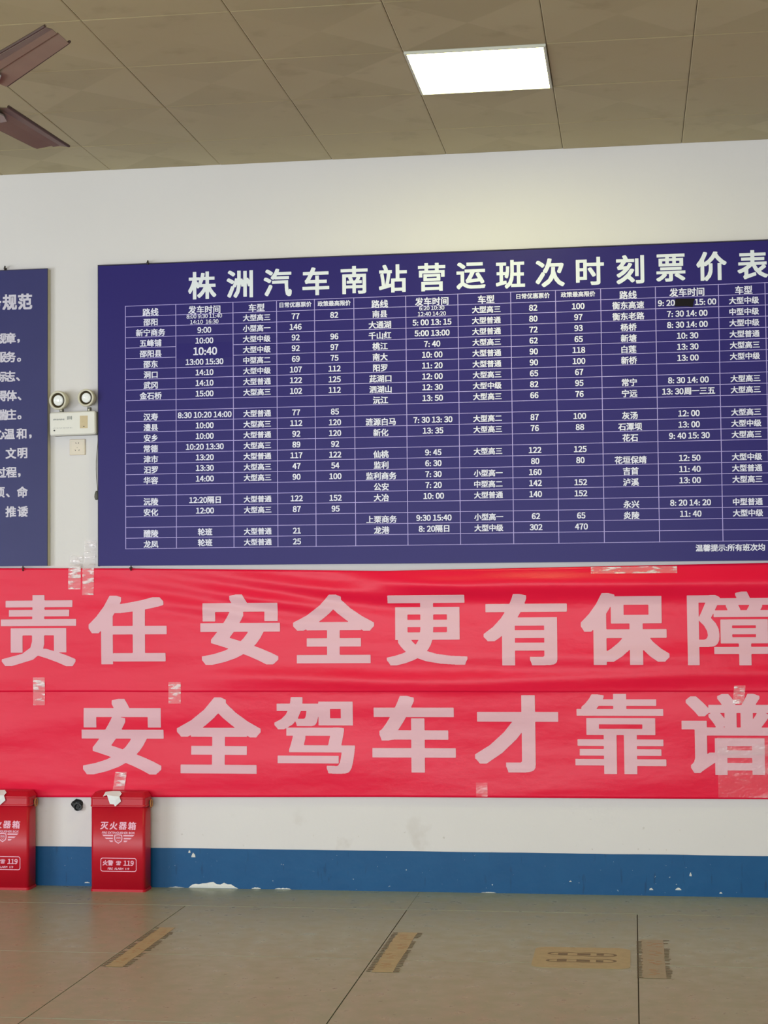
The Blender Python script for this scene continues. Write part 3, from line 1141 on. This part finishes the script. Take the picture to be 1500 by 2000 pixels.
cord = empty('power_cord', (-2.79, 0, 2.03), 'thin grey cord with a plug hanging beside the timetable board', 'cord')
mb = MB()
pts = []
ctrl = [(-2.786, 2.372), (-2.784, 2.345), (-2.786, 2.31), (-2.790, 2.27), (-2.794, 2.23), (-2.7945, 2.19), (-2.792, 2.15), (-2.789, 2.11), (-2.787, 2.085), (-2.788, 2.066)]
for i, (x, z_) in enumerate(ctrl):
    pts.append((x, -0.006 - 0.004 * math.sin(i * 0.7) ** 2, z_))
tube(mb, pts, 0.0021, 7)
child(mb, 'cable', M['cable'], cord, smooth=True)
mb = MB()
prof = [(0.004, 0.024), (0.008, 0.016), (0.011, 0.006), (0.012, -0.008), (0.009, -0.020), (0.004, -0.024)]
mb.ring([[(-2.7905 + r * math.cos(t), -0.013 + r * 0.8 * math.sin(t), 2.047 + h_) for t in [2 * math.pi * k / 10 for k in range(10)]] for r, h_ in prof])
child(mb, 'plug', M['grey_plastic'], cord, smooth=True)

# ------------------------------------------------------------------ black stub in the wall
st = empty('wall_stub', (-2.8975, 0, 0.385), 'black crumpled plug in a wall hole left of the right-hand red box', 'pipe')
mb = MB()
N = 14
rnd = random.Random(9)
lo_ = []
for y, k in ((0.0, 1.0), (-0.008, 0.98), (-0.014, 0.75), (-0.012, 0.45)):
    lo_.append([(-2.8995 + (0.030 * k + rnd.uniform(-0.004, 0.004)) * math.cos(t), y + rnd.uniform(-0.002, 0.001) * (y < 0), 0.4255 + (0.027 * k + rnd.uniform(-0.004, 0.004)) * math.sin(t)) for t in [2 * math.pi * q / N for q in range(N)]])
mb.ring(lo_)
child(mb, 'crumpled_bag', M['black'], st)
mb = MB()
def circ(r, y, n=16, cx=-2.891, cz=0.413):
    return [(cx + r * math.cos(2 * math.pi * q / n), y, cz + r * math.sin(2 * math.pi * q / n)) for q in range(n)]
mb.ring([circ(0.021, 0.0), circ(0.021, -0.026), circ(0.017, -0.026), circ(0.016, -0.012), circ(0.004, -0.012)])
child(mb, 'pipe_end', M['black'], st)


# ------------------------------------------------------------------ red fire extinguisher boxes
def fire_box(label):
    root = empty('fire_extinguisher_box', (0, 0, 0), label, 'fire box', 'red fire extinguisher boxes on the floor')
    W, D = 0.294, 0.124
    cy = -D / 2                         # local: back at y = 0, front at y = -D
    def lp(w, d, z_, r, yc=cy):
        return [(x, yc + y, z_) for x, y in rrect(w, d, r, 5)]
    mb = MB()
    mb.ring([lp(W - 0.006, D - 0.006, 0.012, 0.018), lp(W - 0.006, D - 0.006, 0.432, 0.018)])
    mb.build('body', M['red_metal'], root, smooth=True)
    mb = MB()
    mb.ring([lp(W, D, 0.0, 0.020), lp(W, D, 0.012, 0.020), lp(W - 0.006, D - 0.006, 0.0135, 0.018)])
    mb.build('base_rim', M['red_metal'], root)
    mb = MB()
    mb.ring([lp(W - 0.004, D - 0.004, 0.430, 0.019), lp(W + 0.002, D + 0.002, 0.4335, 0.020), lp(W + 0.002, D + 0.002, 0.437, 0.020), lp(W - 0.002, D - 0.002, 0.441, 0.019),
             lp(W - 0.002, D - 0.002, 0.472, 0.019), lp(W + 0.001, D + 0.001, 0.476, 0.019), lp(W - 0.001, D - 0.001, 0.481, 0.019),
             lp(W - 0.030, D - 0.040, 0.503, 0.012, cy + 0.008), lp(W - 0.036, D - 0.048, 0.5045, 0.010, cy + 0.008)])
    mb.build('lid', M['red_metal'], root, smooth=False)
    fy = -D + 0.003 - 0.0006
    # printing on the front
    mb = MB()
    for k, ch in enumerate('灭火器箱'):
        write(mb, ch, -0.0705 + 0.0490 * k, 0.3360, 0.0425, fy, 0.034, 0.020, slant=0.10)
    write(mb, 'FIRE EXTINGUISHER BOX', 0.0035, 0.3005, 0.0152, fy, 0.03, 0.02, sx=1.02, slant=0.15)
    # winged shield
    for s in (-1, 1):
        for z_, xi, xo in ((0.2862, 0.027, 0.086), (0.2710, 0.029, 0.072), (0.2570, 0.029, 0.050)):
            q = [(0.003 + s * xi, z_ - 0.0035), (0.003 + s * (xo - 0.008), z_ - 0.0035), (0.003 + s * xo, z_ + 0.0042), (0.003 + s * xi, z_ + 0.0042)]
            if s < 0:
                q = q[::-1]
            mb.add([(x, fy, zz) for x, zz in q], [(0, 1, 2, 3)])

    def shield(k):
        pts = [(-0.021, 0.020), (0, 0.0225), (0.021, 0.020), (0.022, 0.0), (0.018, -0.014), (0.0, -0.026), (-0.018, -0.014), (-0.022, 0.0)]
        return [(0.003 + x * k, 0.2705 + z_ * k) for x, z_ in pts]
    a, b = shield(1.0), shield(0.76)
    mb.add([(x, fy, zz) for x, zz in a + b], [(i, i + 8, (i + 1) % 8 + 8, (i + 1) % 8) for i in range(8)])
    write(mb, '消防', 0.003, 0.275, 0.0135, fy, 0.02, 0.01)
    mb.add([(x, fy, zz) for x, zz in ((-0.005, 0.2615), (0.003, 0.2575), (0.011, 0.2615), (0.011, 0.2640), (0.003, 0.2600), (-0.005, 0.2640))],
           [(0, 1, 4, 5), (1, 2, 3, 4)])
    # lower plate
    o1, o2 = rrect(0.191, 0.070, 0.011, 4), rrect(0.1845, 0.0635, 0.009, 4)
    n = len(o1)
    mb.add([(0.004 + x, fy, 0.1375 + zz) for x, zz in o1 + o2], [(i, i + n, (i + 1) % n + n, (i + 1) % n) for i in range(n)])
    for s, x, em_ in (('火警', -0.052, 0.0285), ('☎', 0.004, 0.0215), ('119', 0.058, 0.0330)):
        write(mb, s, x, 0.1465, em_, fy, 0.038, 0.022, slant=0.08)
    write(mb, 'FIRE  ALARM  119', 0.004, 0.1175, 0.0150, fy, 0.03, 0.02, slant=0.15)
    mb.flat = True
    tag(mb.build('front_printing', M['pink_print'], root), 'pink printed characters, winged shield and 119 plate', kind='stuff')
    # hasp on the right side
    mb = MB()
    hx, hy, hz = W / 2 + 0.001, -0.045, 0.443
    N = 14
    loops = []
    for q in range(N):
        t = 2 * math.pi * q / N
        c0 = Vector((hx + 0.008, hy + 0.018 * math.cos(t), hz + 0.020 * math.sin(t)))
        rad = Vector((0, math.cos(t), math.sin(t)))
        loops.append([tuple(c0 + (rad * math.cos(u) + Vector((1, 0, 0)) * math.sin(u)) * 0.0035) for u in [2 * math.pi * w / 6 for w in range(6)]])
    loops.append(loops[0])
    mb.ring(loops, close=False)
    lt = mb.build('latch_ring', M['brass'], root, smooth=True)
    mb = MB(); mb.box(hx - 0.003, hx + 0.002, hy - 0.010, hy + 0.010, hz - 0.014, hz + 0.014)
    mb.build('latch_plate', M['iron'], root)
    return root


fb = fire_box('red metal fire extinguisher box, the whole one right of the black wall plug')
fb.location = (-2.6330, -0.0320, 0)
fb2 = fb.copy()
COL.objects.link(fb2)
for c in fb.children:
    d = c.copy()
    COL.objects.link(d)
    d.parent = fb2
fb2.location = (-3.2545, -0.0320, 0)
fb2['label'] = 'red metal fire extinguisher box cut off by the left edge of the photo'


def paper(x, label):
    mb = MB()
    y = -0.1600
    P = [(-0.062, 0.5065, -0.132), (-0.030, 0.510, -0.122), (0.010, 0.510, -0.120), (0.028, 0.500, -0.145),
         (-0.066, 0.487, -0.163), (-0.046, 0.494, -0.160), (-0.036, 0.470, -0.166), (-0.028, 0.449, -0.167), (-0.006, 0.447, -0.168),
         (0.000, 0.436, -0.170), (0.004, 0.470, -0.172), (0.030, 0.462, -0.165), (0.022, 0.487, -0.164), (-0.010, 0.489, -0.165)]
    F = [(0, 1, 5, 4), (1, 2, 13, 5), (2, 3, 12, 13), (5, 13, 6), (13, 10, 6), (6, 10, 8, 7), (10, 9, 8), (10, 11, 9), (13, 12, 10), (12, 11, 10)]
    mb.add([(x + a, c, b) for a, b, c in P], F)
    o = mb.build('paper_scrap', M['paper'])
    s = o.modifiers.new('thickness', 'SOLIDIFY'); s.thickness = 0.0012
    return tag(o, label, 'paper', 'white paper scraps on the red boxes')


paper(-2.642, 'crumpled white paper scrap hanging over the lid of the whole red box')
paper(-3.262, 'crumpled white paper scrap on the lid of the box cut by the left edge')

# ------------------------------------------------------------------ square ceiling lamp
la = empty('ceiling_light', (-0.615, -1.379, H), 'lit square panel light set in the tan ceiling', 'ceiling light')
mb = MB()
s_, i_, e_ = 0.297, 0.286, 0.004
def sq(k, z_):
    return [(-k, -k, z_), (k, -k, z_), (k, k, z_), (-k, k, z_)]
mb.ring([sq(s_, 0.012), sq(s_, -0.007), sq(s_ - 0.003, -0.010), sq(i_, -0.010), sq(i_, -0.004)], close=False)
mb.build('frame', M['lamp_frame'], la)
mb = MB(); mb.ring([sq(i_, -0.004), sq(i_, -0.0075)])
mb.build('diffuser', M['diffuser'], la)

# ------------------------------------------------------------------ ceiling fan, hub just outside the frame
FZ = 3.205
fan = empty('ceiling_fan', (-2.205, -3.249, FZ), 'brown metal ceiling fan whose blades enter at the upper left', 'ceiling fan')
def circ3(r, z_, n=24):
    return [(r * math.cos(2 * math.pi * q / n), r * math.sin(2 * math.pi * q / n), z_) for q in range(n)]
mb = MB(); mb.ring([circ3(0.045, -0.055), circ3(0.10, -0.040), circ3(0.118, 0.0), circ3(0.105, 0.045), circ3(0.05, 0.07)])
mb.build('motor_housing', M['fan_iron'], fan, smooth=True)
mb = MB(); tube(mb, [(0, 0, 0.05), (0, 0, H - FZ - 0.03)], 0.011, 10)
mb.build('down_rod', M['fan_iron'], fan, smooth=True)
mb = MB(); mb.ring([circ3(0.012, H - FZ - 0.09), circ3(0.055, H - FZ - 0.02), circ3(0.06, H - FZ)])
mb.build('ceiling_canopy', M['fan_iron'], fan, smooth=True)
# blade: pressed sheet with a lengthwise crease and rolled edges; local +X outwards
def blade_mesh():
    xs_ = [0.20 + 0.52 * k / 10 for k in range(11)]
    prof = [(-1.0, 0.003), (-0.93, -0.003), (-0.45, 0.0035), (-0.05, 0.000), (0.03, 0.0045), (0.50, -0.001), (0.93, -0.006), (1.0, 0.000)]
    vs, fs = [], []
    for i, x in enumerate(xs_):
        hw = 0.074 - 0.020 * i / 10
        for (v, z_) in prof:
            sl = 0.030 * max(0.0, (i - 9) / 1.0) * -v            # raked tip
            y = v * hw
            vs.append((x + sl, y, z_ - y * 0.10))
    n = len(prof)
    for i in range(10):
        for j in range(n - 1):
            a = i * n + j
            fs.append((a, a + n, a + n + 1, a + 1))
    return vs, fs


bv, bf = blade_mesh()
for ang, ln in ((-45.7, 1.04), (83.7, 0.955), (199.0, 1.0)):
    rot = Matrix.Rotation(math.radians(ang), 3, 'Z')
    mb = MB(); mb.add([tuple(rot @ Vector((v[0] * ln, v[1], v[2]))) for v in bv], bf)
    bl = mb.build('blade', M['fan_blade'], fan, smooth=False)
    s = bl.modifiers.new('thickness', 'SOLIDIFY'); s.thickness = 0.0018
    for v in (-1, 1):
        mb = MB()
        tube(mb, [tuple(rot @ Vector(((0.20 + 0.52 * t) * ln - 0.030 * v * max(0.0, t - 0.9) * 10, v * (0.074 - 0.020 * t), -v * (0.074 - 0.020 * t) * 0.10 + 0.001))) for t in (0, 0.3, 0.6, 0.8, 0.9, 1.0)], 0.0048, 6)
        mb.build('rolled_edge', M['fan_edge'], bl)
    mb = MB()
    A = [(0.08, -0.022), (0.24, -0.030), (0.30, -0.012), (0.30, 0.012), (0.24, 0.030), (0.08, 0.022)]
    mb.ring([[tuple(rot @ Vector((x, y, -0.006 - y * 0.1))) for x, y in A], [tuple(rot @ Vector((x, y, -0.011 - y * 0.1))) for x, y in A]])
    mb.build('blade_bracket', M['fan_iron'], fan)

# ------------------------------------------------------------------ worn stickers on the floor
def strip_sticker(x0, x1, y0, y1, label, mat_, skew=0.0, left=True, right=True, marks=True, seed=0):
    """long strip: pale field, dark hatch ticks on both sides and blurred print"""
    rnd = random.Random(seed)
    root = empty('floor_sticker', ((x0 + x1) / 2, y0, 0), label, 'sticker', 'worn stickers on the floor')
    bx_, by_ = (x0 + x1) / 2, y0
    W, L = x1 - x0, y1 - y0
    mb = MB()
    n = 16
    e0 = [(x0 + 0.012 + rnd.uniform(-0.003, 0.003), y0 + L * k / n) for k in range(n + 1)]
    e1 = [(x1 - 0.012 + rnd.uniform(-0.003, 0.003), y0 + L * k / n) for k in range(n + 1)]
    def S(x, y, z_):
        return (x - bx_ + skew * (y - y0) / L, y - by_, z_)
    vs, fs = [], []
    for a, b in zip(e0, e1):
        vs += [S(a[0], a[1], 0.0001), S(a[0], a[1], 0.0008), S(b[0], b[1], 0.0008), S(b[0], b[1], 0.0001)]
    for k in range(n):
        for q in range(3):
            a = k * 4 + q
            fs.append((a, a + 4, a + 5, a + 1))
    mb.add(vs, fs)
    mb.build('film', mat_, root)
    mb = MB()
    nt = 26
    for k in range(nt):
        y = y0 + L * (k + 0.3) / nt
        for side, ok in ((x0 - 0.008, left), (x1 - 0.012, right)):
            if ok and rnd.random() > 0.12:
                w = rnd.uniform(0.016, 0.026)
                mb.add([S(side, y, 0.0011), S(side + w, y, 0.0011), S(side + w, y + L / nt * 0.42, 0.0011), S(side, y + L / nt * 0.42, 0.0011)], [(0, 1, 2, 3)])
    if mb.v:
        mb.flat = True
        tag(mb.build('hatch_marks', M['sticker_ink'], root), kind='stuff')
    if marks:
        mb = MB()
        for k in range(4):
            yc = y0 + L * (0.14 + 0.24 * k)
            for q in range(5):
                a = rnd.uniform(-0.5, 0.3) * (W - 0.05)
                ln_ = rnd.uniform(0.3, 0.8) * (W - 0.05) * 0.8
                yy = yc + (q - 2) * 0.022
                a = max(-W / 2 + 0.018, min(a, W / 2 - 0.018 - ln_))
                mb.add([S(bx_ + a, yy, 0.0011), S(bx_ + a + ln_, yy, 0.0011), S(bx_ + a + ln_, yy + 0.009, 0.0011), S(bx_ + a, yy + 0.009, 0.0011)], [(0, 1, 2, 3)])
        mb.flat = True
        tag(mb.build('worn_print', M['sticker_red'], root), kind='stuff')
    return root


strip_sticker(-2.170, -2.075, -1.845, -1.03, 'worn yellow strip sticker on the left floor joint in front of the red boxes', M['sticker'], seed=1)
strip_sticker(-1.073, -0.960, -1.825, -1.03, 'worn pinkish yellow strip sticker with hatched sides on the middle floor joint', M['sticker'], seed=2)
strip_sticker(0.004, 0.122, -1.820, -1.080, 'faded grey strip sticker with hatched sides on the right floor joint', M['sticker_dull'], seed=3)

ft = empty('footprint_sticker', (-0.23, -1.47, 0), 'yellow floor sticker with two outlined shoe soles pointing right', 'sticker')
mb = MB()
pr = rrect(0.40, 0.40, 0.05, 5)
mb.ring([[(x, y, 0.0001) for x, y in pr], [(x, y, 0.0008) for x, y in pr]])
mb.build('film', M['sticker'], ft)


def sole(cy, flip):
    pts = []
    N = 36
    for k in range(N):
        t = 2 * math.pi * k / N
        u = math.cos(t)
        w = 0.042 * (1 - 0.35 * math.exp(-((u + 0.15) / 0.28) ** 2)) * (1.0 if u > -0.2 else 0.88)
        pts.append((0.145 * u, cy + w * math.sin(t) * (abs(math.sin(t)) ** -0.25 if abs(math.sin(t)) > 0.05 else 1) + flip * 0.006 * u))
    return pts


for cy, fl in ((0.062, -1), (-0.062, 1)):
    mb = MB()
    a = sole(cy, fl)
    n = len(a)
    b = [(x * 0.91, cy + (y - cy) * 0.80) for x, y in a]
    mb.add([(x, y, 0.0011) for x, y in a + b], [(i, (i + 1) % n, (i + 1) % n + n, i + n) for i in range(n)])
    for x0_, x1_ in ((-0.02, 0.035), (-0.10, -0.06), (0.06, 0.09)):
        mb.add([(x0_, cy - 0.018, 0.0011), (x1_, cy - 0.018, 0.0011), (x1_, cy + 0.018, 0.0011), (x0_, cy + 0.018, 0.0011)], [(0, 1, 2, 3)])
    mb.flat = True
    tag(mb.build('shoe_outline', M['sticker_ink'], ft), kind='stuff')
